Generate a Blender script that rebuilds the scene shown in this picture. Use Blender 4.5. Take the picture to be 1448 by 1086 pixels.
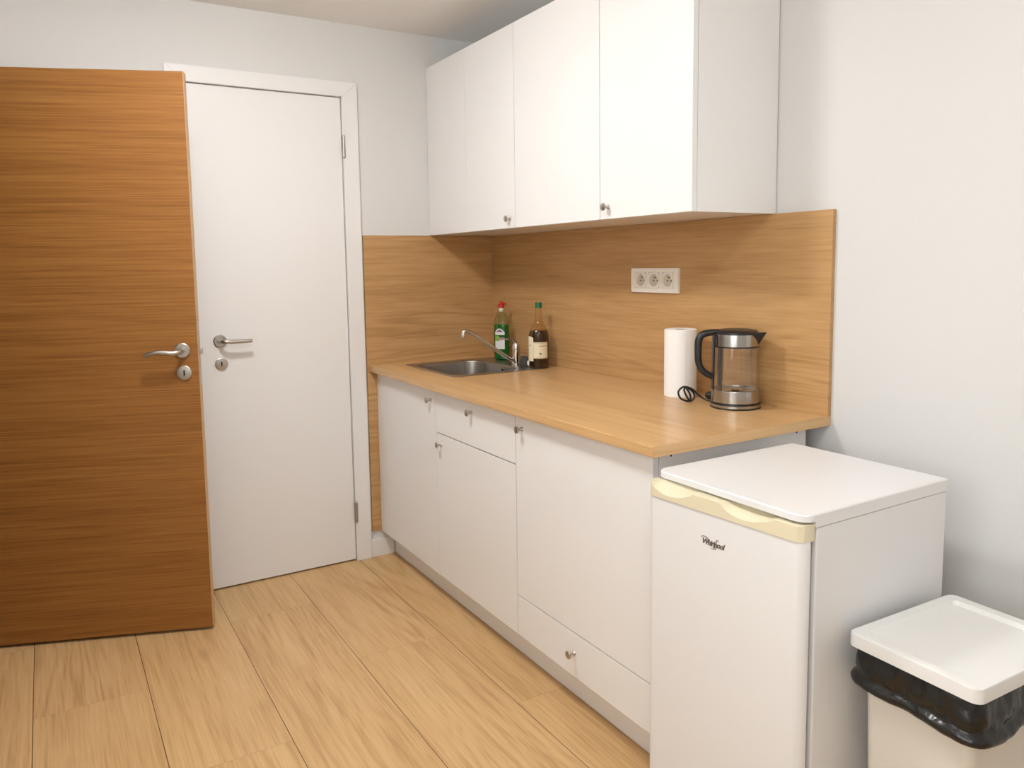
import bpy, bmesh, math, random
from mathutils import Vector, Matrix

for o in list(bpy.data.objects):
    bpy.data.objects.remove(o)
S = bpy.context.scene
COL = S.collection
PI = math.pi

# ------------------------------------------------------------------ camera
cam_data = bpy.data.cameras.new('camera')
cam = bpy.data.objects.new('camera', cam_data)
COL.objects.link(cam)
F = Vector((0.502281, 0.858872, -0.100269))
R = Vector((0.862311, -0.506134, -0.015773))
U = Vector((0.064297, 0.07854, 0.994835))
m3 = Matrix((R, U, -F)).transposed()
cam.matrix_world = Matrix.Translation((-1.91402, -3.29732, 1.34780)) @ m3.to_4x4()
cam_data.sensor_width = 36.0
cam_data.lens = 1088.098 / 1448.0 * 36.0
cam_data.shift_x = 23.2 / 1448.0
cam_data.shift_y = -59.5 / 1448.0
cam_data.clip_start = 0.02
S.camera = cam

# ------------------------------------------------------------------ world and exposure
W = bpy.data.worlds.new('world')
S.world = W
W.use_nodes = True
W.node_tree.nodes['Background'].inputs[0].default_value = (0.93, 0.97, 1.0, 1)
W.node_tree.nodes['Background'].inputs[1].default_value = 3.7
S.view_settings.view_transform = 'Standard'
S.view_settings.look = 'None'
S.view_settings.gamma = 1.0
S.view_settings.use_curve_mapping = False
S.view_settings.exposure = 0.58
S.cycles.max_bounces = 12
S.cycles.diffuse_bounces = 8
S.cycles.transparent_max_bounces = 16
S.cycles.sample_clamp_indirect = 6.0
LAMP_STRENGTH = 60.0
FILL_LAMP_STRENGTH = 18.0
LAMP_COLOR = (1.0, 0.99, 0.97)
# fill light enters by an added, unseen window in the left wall
WY0, WY1, WZ0, WZ1 = -3.90, -2.30, 0.85, 2.05
portal = bpy.data.lights.new('window_fill', 'AREA')
portal.shape = 'RECTANGLE'
portal.size = WZ1 - WZ0
portal.size_y = WY1 - WY0
portal.cycles.is_portal = True
po = bpy.data.objects.new('window_fill', portal)
COL.objects.link(po)
po.location = (-2.40, (WY0 + WY1) / 2, (WZ0 + WZ1) / 2)
po.rotation_euler = (0, -PI / 2, 0)


# ------------------------------------------------------------------ materials
def new_mat(name):
    m = bpy.data.materials.new(name)
    m.use_nodes = True
    nt = m.node_tree
    return m, nt, nt.nodes['Principled BSDF']


def link(nt, a, b):
    nt.links.new(a, b)


def simple(name, col, rough=0.5, metal=0.0, spec=0.5, bump=None, coat=0.0):
    m, nt, b = new_mat(name)
    b.inputs['Base Color'].default_value = (*col, 1)
    b.inputs['Roughness'].default_value = rough
    b.inputs['Metallic'].default_value = metal
    b.inputs['Specular IOR Level'].default_value = spec
    b.inputs['Coat Weight'].default_value = coat
    tc = nt.nodes.new('ShaderNodeTexCoord')
    nz = nt.nodes.new('ShaderNodeTexNoise')
    nz.inputs['Scale'].default_value = bump[0] if bump else 40.0
    nz.inputs['Detail'].default_value = 3
    link(nt, tc.outputs['Object'], nz.inputs['Vector'])
    if bump:
        bp = nt.nodes.new('ShaderNodeBump')
        bp.inputs['Strength'].default_value = bump[1]
        bp.inputs['Distance'].default_value = bump[2] if len(bump) > 2 else 0.002
        link(nt, nz.outputs['Fac'], bp.inputs['Height'])
        link(nt, bp.outputs['Normal'], b.inputs['Normal'])
    else:
        mr = nt.nodes.new('ShaderNodeMapRange')
        mr.inputs['To Min'].default_value = max(0.02, rough - 0.03)
        mr.inputs['To Max'].default_value = min(1, rough + 0.03)
        link(nt, nz.outputs['Fac'], mr.inputs['Value'])
        link(nt, mr.outputs['Result'], b.inputs['Roughness'])
    return m


def math_node(nt, op, a, b=None):
    n = nt.nodes.new('ShaderNodeMath')
    n.operation = op
    for i, v in enumerate((a, b)):
        if v is None:
            continue
        if isinstance(v, (int, float)):
            n.inputs[i].default_value = v
        else:
            link(nt, v, n.inputs[i])
    return n.outputs[0]


def noise(nt, vec, scale, detail=4, rough=0.5, dist=0.0):
    n = nt.nodes.new('ShaderNodeTexNoise')
    n.inputs['Scale'].default_value = scale
    n.inputs['Detail'].default_value = detail
    n.inputs['Roughness'].default_value = rough
    n.inputs['Distortion'].default_value = dist
    link(nt, vec, n.inputs['Vector'])
    return n.outputs['Fac']


def wood(name, axis, dark, mid, light, rough=0.42, stretch=0.13, broad=7.0, ring=16.0, ring_amt=0.28,
         fine=150.0, fine_amt=0.3, knots=0.0, planks=None, spec=0.4, seed=0.0, cross=None):
    """Procedural oak. axis = grain direction in object space."""
    m, nt, b = new_mat(name)
    tc = nt.nodes.new('ShaderNodeTexCoord')
    src = tc.outputs['Object']
    seam = None
    tone = None
    if planks:
        w, x0, length, per = planks
        sp = nt.nodes.new('ShaderNodeSeparateXYZ')
        link(nt, src, sp.inputs[0])
        u = math_node(nt, 'DIVIDE', math_node(nt, 'SUBTRACT', sp.outputs['X'], x0), w)
        idu = math_node(nt, 'FLOOR', u)
        fu = math_node(nt, 'FRACT', u)
        off = math_node(nt, 'MULTIPLY', idu, 0.377)
        v = math_node(nt, 'ADD', math_node(nt, 'DIVIDE', sp.outputs['Y'], length), off)
        idv = math_node(nt, 'FLOOR', v)
        fv = math_node(nt, 'FRACT', v)
        wn = nt.nodes.new('ShaderNodeTexWhiteNoise')
        wn.noise_dimensions = '2D'
        cb = nt.nodes.new('ShaderNodeCombineXYZ')
        link(nt, idu, cb.inputs[0])
        link(nt, idv, cb.inputs[1])
        link(nt, cb.outputs[0], wn.inputs['Vector'])
        tone = wn.outputs['Value']
        sh = nt.nodes.new('ShaderNodeVectorMath')
        sh.operation = 'MULTIPLY_ADD'
        link(nt, wn.outputs['Color'], sh.inputs[0])
        sh.inputs[1].default_value = (5, 5, 5)
        link(nt, src, sh.inputs[2])
        src = sh.outputs[0]
        e1 = math_node(nt, 'MINIMUM', fu, math_node(nt, 'SUBTRACT', 1.0, fu))
        s1 = math_node(nt, 'LESS_THAN', e1, 0.0036)
        e2 = math_node(nt, 'MINIMUM', fv, math_node(nt, 'SUBTRACT', 1.0, fv))
        s2 = math_node(nt, 'MULTIPLY', math_node(nt, 'LESS_THAN', e2, 0.0006), 0.3)
        seam = math_node(nt, 'MAXIMUM', s1, s2)
    mp = nt.nodes.new('ShaderNodeMapping')
    sc = {'X': (stretch, 1, 1), 'Y': (1, stretch, 1), 'Z': (1, 1, stretch)}[axis]
    mp.inputs['Scale'].default_value = sc
    mp.inputs['Location'].default_value = (seed, seed * 1.7, seed * 0.6)
    link(nt, src, mp.inputs['Vector'])
    vec = mp.outputs['Vector']
    # broad tone
    n1 = noise(nt, vec, broad, 5, 0.55, 0.4)
    # cathedral figure: contour lines of a slow noise, only in places
    n2 = noise(nt, vec, broad * 0.42, 2, 0.45, 0.6)
    c2 = math_node(nt, 'SINE', math_node(nt, 'MULTIPLY', n2, ring * 6.283))
    c2 = math_node(nt, 'POWER', math_node(nt, 'ADD', math_node(nt, 'MULTIPLY', c2, 0.5), 0.5), 0.6)
    nm = noise(nt, vec, broad * 0.25, 2, 0.5, 0.0)
    msk = nt.nodes.new('ShaderNodeMapRange')
    msk.inputs['From Min'].default_value = 0.42
    msk.inputs['From Max'].default_value = 0.60
    link(nt, nm, msk.inputs['Value'])
    c2 = math_node(nt, 'MULTIPLY', math_node(nt, 'SUBTRACT', c2, 0.55), msk.outputs['Result'])
    # fine fibres
    mp2 = nt.nodes.new('ShaderNodeMapping')
    s2c = {'X': (stretch * 0.25, 1, 1), 'Y': (1, stretch * 0.25, 1), 'Z': (1, 1, stretch * 0.25)}[axis]
    mp2.inputs['Scale'].default_value = s2c
    link(nt, src, mp2.inputs['Vector'])
    n3 = noise(nt, mp2.outputs['Vector'], fine, 3, 0.6, 0.0)
    n3b = noise(nt, mp2.outputs['Vector'], fine * 0.4, 3, 0.6, 0.0)
    fib = math_node(nt, 'ADD', math_node(nt, 'MULTIPLY', math_node(nt, 'SUBTRACT', n3, 0.5), 1.2),
                    math_node(nt, 'MULTIPLY', math_node(nt, 'SUBTRACT', n3b, 0.5), 1.2))
    f = math_node(nt, 'ADD', math_node(nt, 'MULTIPLY', math_node(nt, 'SUBTRACT', n1, 0.5), 1.0 - fine_amt), 0.5)
    f = math_node(nt, 'ADD', f, math_node(nt, 'MULTIPLY', c2, ring_amt))
    f = math_node(nt, 'ADD', f, math_node(nt, 'MULTIPLY', fib, fine_amt))
    if tone is not None:
        f = math_node(nt, 'ADD', f, math_node(nt, 'MULTIPLY', math_node(nt, 'SUBTRACT', tone, 0.5), 0.045))
    rp = nt.nodes.new('ShaderNodeValToRGB')
    el = rp.color_ramp.elements
    el[0].position = 0.28
    el[0].color = (*dark, 1)
    el[1].position = 0.72
    el[1].color = (*light, 1)
    e = el.new(0.5)
    e.color = (*mid, 1)
    link(nt, f, rp.inputs['Fac'])
    colr = rp.outputs['Color']

    def darken(colr, fac, to):
        mx = nt.nodes.new('ShaderNodeMix')
        mx.data_type = 'RGBA'
        link(nt, fac, mx.inputs['Factor'])
        link(nt, colr, mx.inputs[6])
        mx.inputs[7].default_value = (*to, 1)
        return mx.outputs[2]
    if knots:
        mk = nt.nodes.new('ShaderNodeMapping')
        kk = {'X': (0.4, 1, 1), 'Y': (1, 0.4, 1), 'Z': (1, 1, 0.4)}[axis]
        mk.inputs['Scale'].default_value = kk
        mk.inputs['Location'].default_value = (seed + 3.1, seed, 0.7)
        link(nt, src, mk.inputs['Vector'])
        vz = nt.nodes.new('ShaderNodeTexVoronoi')
        vz.inputs['Scale'].default_value = 4.2
        link(nt, mk.outputs['Vector'], vz.inputs['Vector'])
        d = math_node(nt, 'ADD', vz.outputs['Distance'], math_node(nt, 'MULTIPLY', noise(nt, vec, 30, 2), 0.10))
        mr = nt.nodes.new('ShaderNodeMapRange')
        mr.inputs['From Min'].default_value = 0.06
        mr.inputs['From Max'].default_value = 0.17
        mr.inputs['To Min'].default_value = knots
        mr.inputs['To Max'].default_value = 0.0
        link(nt, d, mr.inputs['Value'])
        colr = darken(colr, mr.outputs['Result'], tuple(c * 0.45 for c in dark))
    if seam is not None:
        colr = darken(colr, seam, (dark[0] * 0.22, dark[1] * 0.18, dark[2] * 0.15))
    link(nt, colr, b.inputs['Base Color'])
    b.inputs['Roughness'].default_value = rough
    b.inputs['Specular IOR Level'].default_value = spec
    bp = nt.nodes.new('ShaderNodeBump')
    bp.inputs['Strength'].default_value = 0.12
    bp.inputs['Distance'].default_value = 0.001
    link(nt, f, bp.inputs['Height'])
    link(nt, bp.outputs['Normal'], b.inputs['Normal'])
    return m


def thin_glass(name, tint=(0.93, 0.95, 0.94), gloss=0.05):
    m, nt, b = new_mat(name)
    nt.nodes.remove(b)
    out = nt.nodes['Material Output']
    tr = nt.nodes.new('ShaderNodeBsdfTransparent')
    tr.inputs[0].default_value = (*tint, 1)
    gl = nt.nodes.new('ShaderNodeBsdfGlossy')
    gl.inputs['Roughness'].default_value = 0.03
    lw = nt.nodes.new('ShaderNodeLayerWeight')
    lw.inputs[0].default_value = 0.25
    fac = math_node(nt, 'ADD', math_node(nt, 'MULTIPLY', lw.outputs['Facing'], 0.35), gloss * 0.5)
    mx = nt.nodes.new('ShaderNodeMixShader')
    link(nt, fac, mx.inputs[0])
    link(nt, tr.outputs[0], mx.inputs[1])
    link(nt, gl.outputs[0], mx.inputs[2])
    link(nt, mx.outputs[0], out.inputs['Surface'])
    return m


def brushed(name, col, rough=0.28, axis=(0, 0, 1)):
    m, nt, b = new_mat(name)
    b.inputs['Base Color'].default_value = (*col, 1)
    b.inputs['Metallic'].default_value = 1.0
    tc = nt.nodes.new('ShaderNodeTexCoord')
    mp = nt.nodes.new('ShaderNodeMapping')
    mp.inputs['Scale'].default_value = tuple(1.0 if a == 0 else 40.0 for a in axis)
    link(nt, tc.outputs['Object'], mp.inputs['Vector'])
    n = noise(nt, mp.outputs['Vector'], 25, 3)
    mr = nt.nodes.new('ShaderNodeMapRange')
    mr.inputs['To Min'].default_value = rough - 0.06
    mr.inputs['To Max'].default_value = rough + 0.08
    link(nt, n, mr.inputs['Value'])
    link(nt, mr.outputs['Result'], b.inputs['Roughness'])
    return m


WALL = simple('wall_paint', (0.655, 0.655, 0.65), 0.85, bump=(220.0, 0.18, 0.0015), spec=0.2)
CEIL = simple('ceiling_paint', (0.85, 0.845, 0.83), 0.9, bump=(180.0, 0.1, 0.001), spec=0.2)
WHITE = simple('white_laminate', (0.785, 0.785, 0.785), 0.32)
DOORW = simple('white_door_paint', (0.755, 0.755, 0.755), 0.38)
FRIDGE_W = simple('fridge_enamel', (0.73, 0.73, 0.735), 0.35, bump=(600.0, 0.03, 0.0005))
CREAM = simple('yellowed_cream_plastic', (0.69, 0.63, 0.455), 0.38)
BINW = simple('bin_plastic_white', (0.72, 0.715, 0.70), 0.42)
BINB = simple('bin_body_plastic', (0.68, 0.65, 0.59), 0.45)
BLACKP = simple('black_plastic', (0.012, 0.012, 0.013), 0.38)
BAG = simple('black_bag_film', (0.010, 0.009, 0.008), 0.24, bump=(34.0, 0.6, 0.006), spec=0.5)
GASKET = simple('grey_gasket', (0.35, 0.34, 0.33), 0.6)
GAUGE = simple('dark_grey_plastic', (0.045, 0.043, 0.042), 0.45)
DARK = simple('dark_hole', (0.01, 0.01, 0.01), 0.8)
NICKEL = brushed('satin_nickel', (0.50, 0.47, 0.43), 0.30)
STEEL = brushed('brushed_steel', (0.42, 0.405, 0.38), 0.22)
SINKM = brushed('sink_steel', (0.46, 0.44, 0.41), 0.33, (0, 1, 0))
CHROME = simple('chrome', (0.72, 0.72, 0.72), 0.08, metal=1.0)
PAPER = simple('paper_towel', (0.86, 0.85, 0.84), 0.9, bump=(160.0, 0.5, 0.003), spec=0.1)
CARD = simple('cardboard', (0.42, 0.33, 0.24), 0.9)
SOCKW = simple('socket_plastic', (0.82, 0.79, 0.73), 0.35)
SOCKC = simple('socket_well_shade', (0.62, 0.55, 0.44), 0.45)  # darker than the socket plate: recess shade put into the colour
LOGO = simple('dark_metal_badge', (0.16, 0.13, 0.11), 0.35, metal=0.4)
GREENL = simple('green_dish_liquid', (0.006, 0.14, 0.018), 0.12)
REDC = simple('red_cap_plastic', (0.50, 0.02, 0.015), 0.4)
WHITEP = simple('white_plastic', (0.82, 0.82, 0.80), 0.4)
LABELW = simple('white_label', (0.74, 0.76, 0.74), 0.5)
LABELG = simple('light_green_label', (0.18, 0.42, 0.07), 0.5)
LABELP = simple('purple_label', (0.16, 0.10, 0.32), 0.5)
LABELR = simple('pink_label', (0.55, 0.14, 0.20), 0.5)
BROWNL = simple('dark_brown_liquid', (0.022, 0.009, 0.003), 0.12)
CREAML = simple('cream_label', (0.78, 0.71, 0.52), 0.55)
GOLDL = simple('gold_print', (0.40, 0.28, 0.08), 0.5)
GREENC = simple('green_cap_plastic', (0.008, 0.13, 0.04), 0.4)
SPONGE = simple('dark_grey_scourer', (0.07, 0.065, 0.058), 0.95, bump=(400.0, 1.0, 0.004))
GLASS = thin_glass('clear_glass', (0.975, 0.968, 0.955))
GLASSG = thin_glass('greenish_clear_plastic', (0.80, 0.88, 0.76))
GLASSA = thin_glass('amber_tinted_glass', (0.95, 0.86, 0.70))
HINGE_M = brushed('hinge_steel', (0.42, 0.40, 0.37), 0.35)

SPL_D, SPL_M, SPL_L = (0.365, 0.204, 0.078), (0.470, 0.276, 0.116), (0.535, 0.326, 0.146)
SPL_Y = wood('oak_laminate_along_wall', 'Y', SPL_D, SPL_M, SPL_L, 0.45, stretch=0.10, broad=14, knots=0.25, ring=11, ring_amt=0.30, fine=260, fine_amt=0.48, seed=2.0)
SPL_X = wood('oak_laminate_short', 'X', SPL_D, SPL_M, SPL_L, 0.45, stretch=0.12, broad=13, knots=0.40, ring=10, ring_amt=0.26, fine=260, fine_amt=0.45, seed=5.0)
TOPW = wood('oak_worktop_laminate', 'Y', (0.475, 0.278, 0.118), (0.585, 0.366, 0.171), (0.650, 0.425, 0.212), 0.30,
            stretch=0.07, broad=18, ring=8, ring_amt=0.10, seed=9.0, knots=0.06, fine=240, fine_amt=0.42)
TOPX = wood('oak_worktop_edge', 'X', (0.475, 0.278, 0.118), (0.585, 0.366, 0.171), (0.650, 0.425, 0.212), 0.35,
            stretch=0.07, broad=18, ring=8, ring_amt=0.10, seed=3.0, fine=240, fine_amt=0.42)
FLOORW = wood('oak_plank_floor', 'Y', (0.435, 0.255, 0.108), (0.565, 0.362, 0.168), (0.640, 0.430, 0.215), 0.42,
              stretch=0.11, broad=12, ring=12, ring_amt=0.20, fine=220, fine_amt=0.45, knots=0.34, planks=(0.3225, -0.735, 1.38, 0), seed=1.0)
DOORO = wood('oak_door_veneer', 'X', (0.185, 0.073, 0.015), (0.272, 0.116, 0.027), (0.335, 0.152, 0.040), 0.42,
             stretch=0.045, broad=20.0, ring=8, ring_amt=0.06, fine=330, fine_amt=0.60, seed=4.0, spec=0.25)
EDGEO = simple('light_edge_band', (0.55, 0.36, 0.18), 0.5)

# ------------------------------------------------------------------ mesh helpers
ROOT = {}


def thing(name, label, cat, loc=(0, 0, 0), rotz=0.0, group=None, local=False):
    o = bpy.data.objects.new(name, None)
    o.empty_display_size = 0.05
    COL.objects.link(o)
    o.location = loc
    o.rotation_euler = (0, 0, rotz)
    o['label'] = label
    o['category'] = cat
    if group:
        o['group'] = group
    ROOT[o.name] = Vector((0, 0, 0)) if (local or rotz) else Vector(loc)
    return o


def tag(o, label, cat, group=None, kind=None):
    o['label'] = label
    o['category'] = cat
    if group:
        o['group'] = group
    if kind:
        o['kind'] = kind
    return o


def obj(name, bm, mats, parent=None, label=None, smooth=True, angle=35):
    me = bpy.data.meshes.new(name)
    if parent is not None:
        off = ROOT[parent.name]
        bmesh.ops.translate(bm, verts=bm.verts, vec=-off)
    bmesh.ops.recalc_face_normals(bm, faces=bm.faces)
    bm.to_mesh(me)
    bm.free()
    if not isinstance(mats, (list, tuple)):
        mats = [mats]
    for mm in mats:
        me.materials.append(mm)
    if smooth:
        me.polygons.foreach_set('use_smooth', [True] * len(me.polygons))
        me.set_sharp_from_angle(angle=math.radians(angle))
    o = bpy.data.objects.new(name, me)
    COL.objects.link(o)
    if smooth:
        wn = o.modifiers.new('weighted_normals', 'WEIGHTED_NORMAL')
        wn.mode = 'FACE_AREA'
        wn.weight = 100
        wn.keep_sharp = True
    if parent is not None:
        o.parent = parent
        ROOT[o.name] = off
    if label:
        o['label'] = label
    return o


def NB():
    return bmesh.new()


def box(bm, lo, hi, bev=0.0, seg=2, mat=0):
    c = [(a + b) / 2 for a, b in zip(lo, hi)]
    s = [abs(b - a) for a, b in zip(lo, hi)]
    r = bmesh.ops.create_cube(bm, size=1.0, matrix=Matrix.Translation(c) @ Matrix.Diagonal((*s, 1)))
    vs = r['verts']
    fs = set(f for v in vs for f in v.link_faces)
    for f in fs:
        f.material_index = mat
    if bev > 0:
        es = list(set(e for v in vs for e in v.link_edges))
        bmesh.ops.bevel(bm, geom=es, offset=min(bev, min(s) * 0.45), segments=seg, affect='EDGES', profile=0.5)
    return bm


def frame_of(axis):
    a = Vector(axis).normalized()
    t = Vector((0, 0, 1)) if abs(a.z) < 0.9 else Vector((1, 0, 0))
    x = t.cross(a).normalized()
    y = a.cross(x)
    return a, x, y


def loop_verts(bm, pts):
    return [bm.verts.new(p) for p in pts]


def bridge(bm, A, B, mat=0, closed=True):
    n = len(A)
    for i in range(n if closed else n - 1):
        j = (i + 1) % n
        try:
            f = bm.faces.new((A[i], A[j], B[j], B[i]))
            f.material_index = mat
        except ValueError:
            pass


def cap(bm, A, mat=0):
    try:
        f = bm.faces.new(A)
        f.material_index = mat
    except ValueError:
        pass


def lathe(bm, prof, center, axis=(0, 0, 1), n=32, caps=True, mat=0, sx=1.0, sy=1.0):
    """prof: list of (radius, height along axis)"""
    a, x, y = frame_of(axis)
    c = Vector(center)
    loops = []
    for r, h in prof:
        if r < 1e-6:
            loops.append([bm.verts.new(c + a * h)])
        else:
            loops.append([bm.verts.new(c + a * h + (x * math.cos(t) * sx + y * math.sin(t) * sy) * r)
                          for t in (2 * PI * k / n for k in range(n))])
    for A, B in zip(loops, loops[1:]):
        if len(A) == 1 and len(B) == 1:
            continue
        if len(A) == 1:
            for i in range(n):
                f = bm.faces.new((A[0], B[i], B[(i + 1) % n]))
                f.material_index = mat
        elif len(B) == 1:
            for i in range(n):
                f = bm.faces.new((A[i], A[(i + 1) % n], B[0]))
                f.material_index = mat
        else:
            bridge(bm, A, B, mat)
    if caps:
        if len(loops[0]) > 1:
            cap(bm, loops[0], mat)
        if len(loops[-1]) > 1:
            cap(bm, loops[-1], mat)
    return bm


def smooth_path(pts, per=6):
    P = [Vector(p) for p in pts]
    P = [P[0] * 2 - P[1]] + P + [P[-1] * 2 - P[-2]]
    out = []
    for i in range(1, len(P) - 2):
        for k in range(per):
            t = k / per
            a, b, c, d = P[i - 1], P[i], P[i + 1], P[i + 2]
            out.append(0.5 * ((2 * b) + (c - a) * t + (2 * a - 5 * b + 4 * c - d) * t * t + (3 * b - a - 3 * c + d) * t ** 3))
    out.append(P[-2])
    return out


def tube(bm, pts, rad, n=12, per=6, mat=0, flat=1.0, up=None):
    path = smooth_path(pts, per) if per > 1 else [Vector(p) for p in pts]
    m = len(path)
    rads = rad if isinstance(rad, (list, tuple)) else [rad] * 2

    def rr(t):
        s = t * (len(rads) - 1)
        i = min(int(s), len(rads) - 2)
        return rads[i] + (rads[i + 1] - rads[i]) * (s - i)
    prev = None
    loops = []
    for i, p in enumerate(path):
        d = (path[min(i + 1, m - 1)] - path[max(i - 1, 0)]).normalized()
        if prev is None:
            ref = Vector(up) if up else (Vector((0, 0, 1)) if abs(d.z) < 0.9 else Vector((1, 0, 0)))
            x = (ref - d * ref.dot(d)).normalized()
        else:
            x = (prev - d * prev.dot(d)).normalized()
        prev = x
        y = d.cross(x)
        r = rr(i / (m - 1))
        loops.append([bm.verts.new(p + (x * math.cos(t) * flat + y * math.sin(t)) * r)
                      for t in (2 * PI * k / n for k in range(n))])
    for A, B in zip(loops, loops[1:]):
        bridge(bm, A, B, mat)
    cap(bm, loops[0], mat)
    cap(bm, loops[-1], mat)
    return bm


def rrect(cx, cy, w, h, r, z, k=6):
    """rounded rectangle loop, 4*(k+1) points, ccw"""
    r = max(min(r, w / 2 - 1e-4, h / 2 - 1e-4), 1e-4)
    pts = []
    for qx, qy, a0 in ((1, 1, 0), (-1, 1, PI / 2), (-1, -1, PI), (1, -1, 1.5 * PI)):
        ox, oy = cx + qx * (w / 2 - r), cy + qy * (h / 2 - r)
        for i in range(k + 1):
            a = a0 + PI / 2 * i / k
            pts.append(Vector((ox + r * math.cos(a), oy + r * math.sin(a), z)))
    return pts


def loft(bm, loops, cap0=True, cap1=True, mat=0):
    L = [loop_verts(bm, l) for l in loops]
    for A, B in zip(L, L[1:]):
        bridge(bm, A, B, mat)
    if cap0:
        cap(bm, L[0], mat)
    if cap1:
        cap(bm, L[-1], mat)
    return L


def struct(name, bm, mat, label=None):
    o = obj(name, bm, mat)
    o['kind'] = 'structure'
    if label:
        o['label'] = label
    return o


# ------------------------------------------------------------------ the room
RX = 0.014            # right wall plane
LX = -2.26            # left wall plane
FY = -4.5             # wall behind the camera
ZC = 2.394            # ceiling
HX = -3.45            # far wall of the hallway behind the open door

bm = NB()
box(bm, (LX - 0.12, FY - 0.1, -0.1), (RX + 0.1, 0.30, 0.0))
box(bm, (HX - 0.1, -1.3, -0.1), (LX - 0.12, 0.30, 0.0))
struct('floor', bm, FLOORW, 'light oak plank floor')
bm = NB()
box(bm, (LX - 0.12, FY - 0.1, ZC), (RX + 0.1, 0.30, ZC + 0.1))
box(bm, (HX - 0.1, -1.3, ZC), (LX - 0.12, 0.30, ZC + 0.1))
struct('ceiling', bm, CEIL, 'white painted ceiling')
bm = NB()
box(bm, (RX, FY - 0.1, 0), (RX + 0.1, 0.15, ZC))
struct('wall_right', bm, WALL, 'white wall behind the kitchen units and the fridge')

# back wall with an opening for the white door
DX0, DX1, DZ = -1.388, -0.748, 2.0805
bm = NB()
box(bm, (HX - 0.1, 0, 0), (DX0 - 0.012, 0.12, ZC))
box(bm, (DX1 + 0.012, 0, 0), (RX, 0.12, ZC))
box(bm, (DX0 - 0.012, 0, DZ + 0.012), (DX1 + 0.012, 0.12, ZC))
box(bm, (DX0 - 0.05, 0.1205, 0), (DX1 + 0.05, 0.15, DZ + 0.05))  # unseen slab added behind the door, stops light leaking under the leaf
struct('wall_back', bm, WALL, 'white wall holding the white door')
bm = NB()
box(bm, (LX - 0.12, FY - 0.1, 0), (RX, FY, ZC))
struct('wall_front', bm, WALL, 'white wall behind the viewer')
# left wall with the doorway of the oak door
OY0, OY1, OZ = -0.985, -0.085, 2.055
bm = NB()
box(bm, (LX - 0.12, OY1, 0), (LX, 0, ZC))
box(bm, (LX - 0.12, WY1, 0), (LX, OY0, ZC))
box(bm, (LX - 0.12, FY, 0), (LX, WY0, ZC))
box(bm, (LX - 0.12, WY0, 0), (LX, WY1, WZ0))
box(bm, (LX - 0.12, WY0, WZ1), (LX, WY1, ZC))
box(bm, (LX - 0.12, OY0, OZ), (LX, OY1, ZC))
struct('wall_left', bm, WALL, 'white wall with the doorway of the oak door')
bm = NB()
box(bm, (HX - 0.1, -1.2, 0), (HX, 0, ZC))
box(bm, (HX - 0.1, -1.3, 0), (LX - 0.12, -1.2, ZC))
struct('wall_hallway', bm, WALL, 'hallway wall beyond the doorway')

# made-up window behind the viewer, lets sky light in as fill
bm = NB()
for a, b2, c, d_ in ((WY0, WY0 + 0.06, WZ0, WZ1), (WY1 - 0.06, WY1, WZ0, WZ1), (WY0, WY1, WZ0, WZ0 + 0.06), (WY0, WY1, WZ1 - 0.06, WZ1),
                     ((WY0 + WY1) / 2 - 0.03, (WY0 + WY1) / 2 + 0.03, WZ0, WZ1)):
    box(bm, (LX - 0.09, a, c), (LX - 0.04, b2, d_), 0.003)
wn = struct('fill_window_1', bm, DOORW, 'added white framed window for fill light')
bm = NB()
box(bm, (LX - 0.067, WY0 + 0.05, WZ0 + 0.05), (LX - 0.063, WY1 - 0.05, WZ1 - 0.05))
ROOT[wn.name] = Vector((0, 0, 0))
obj('pane', bm, GLASS, wn)

# door casing of the white door
bm = NB()
CW = 0.071
y0, y1 = -0.016, 0.0


def mitred(bm, pts, ya, yb):
    A = [bm.verts.new((x, ya, z)) for x, z in pts]
    B = [bm.verts.new((x, yb, z)) for x, z in pts]
    bridge(bm, A, B)
    cap(bm, A)
    cap(bm, B)


g = 0.0006
mitred(bm, [(DX1, 0), (DX1, DZ), (DX1 + CW, DZ + CW - 0.008), (DX1 + CW, 0)], y0, y1)
mitred(bm, [(DX0, 0), (DX0 - CW, 0), (DX0 - CW, DZ + CW - 0.008), (DX0, DZ)], y0, y1)
mitred(bm, [(DX0, DZ + g), (DX0 - CW + g, DZ + CW - 0.008), (DX1 + CW - g, DZ + CW - 0.008), (DX1, DZ + g)], y0, y1)
bmesh.ops.bevel(bm, geom=list(bm.edges), offset=0.0015, segments=2, affect='EDGES')
# jamb lining inside the opening
box(bm, (DX1, -0.002, 0), (DX1 + 0.012, 0.12, DZ + 0.012))
box(bm, (DX0 - 0.012, -0.002, 0), (DX0, 0.12, DZ + 0.012))
box(bm, (DX0, -0.002, DZ), (DX1, 0.12, DZ + 0.012))
box(bm, (DX1 - 0.012, 0.036, 0), (DX1, 0.05, DZ))
box(bm, (DX0, 0.036, 0), (DX0 + 0.012, 0.05, DZ))
struct('trim_1', bm, DOORW, 'white mitred casing around the white door')
# casing of the doorway in the left wall
bm = NB()
for a, b in ((OY0 - 0.07, OY0), (OY1, OY1 + 0.07)):
    box(bm, (LX, a, 0), (LX + 0.014, b, OZ + 0.07), 0.0015)
box(bm, (LX, OY0, OZ), (LX + 0.014, OY1, OZ + 0.07), 0.0015)
box(bm, (LX - 0.12, OY0 - 0.002, 0), (LX + 0.001, OY0 + 0.012, OZ), 0)
box(bm, (LX - 0.12, OY1 - 0.012, 0), (LX + 0.001, OY1 + 0.002, OZ), 0)
box(bm, (LX - 0.12, OY0, OZ - 0.012), (LX + 0.001, OY1, OZ + 0.002), 0)
struct('trim_2', bm, DOORW, 'white casing around the doorway in the left wall')

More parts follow.
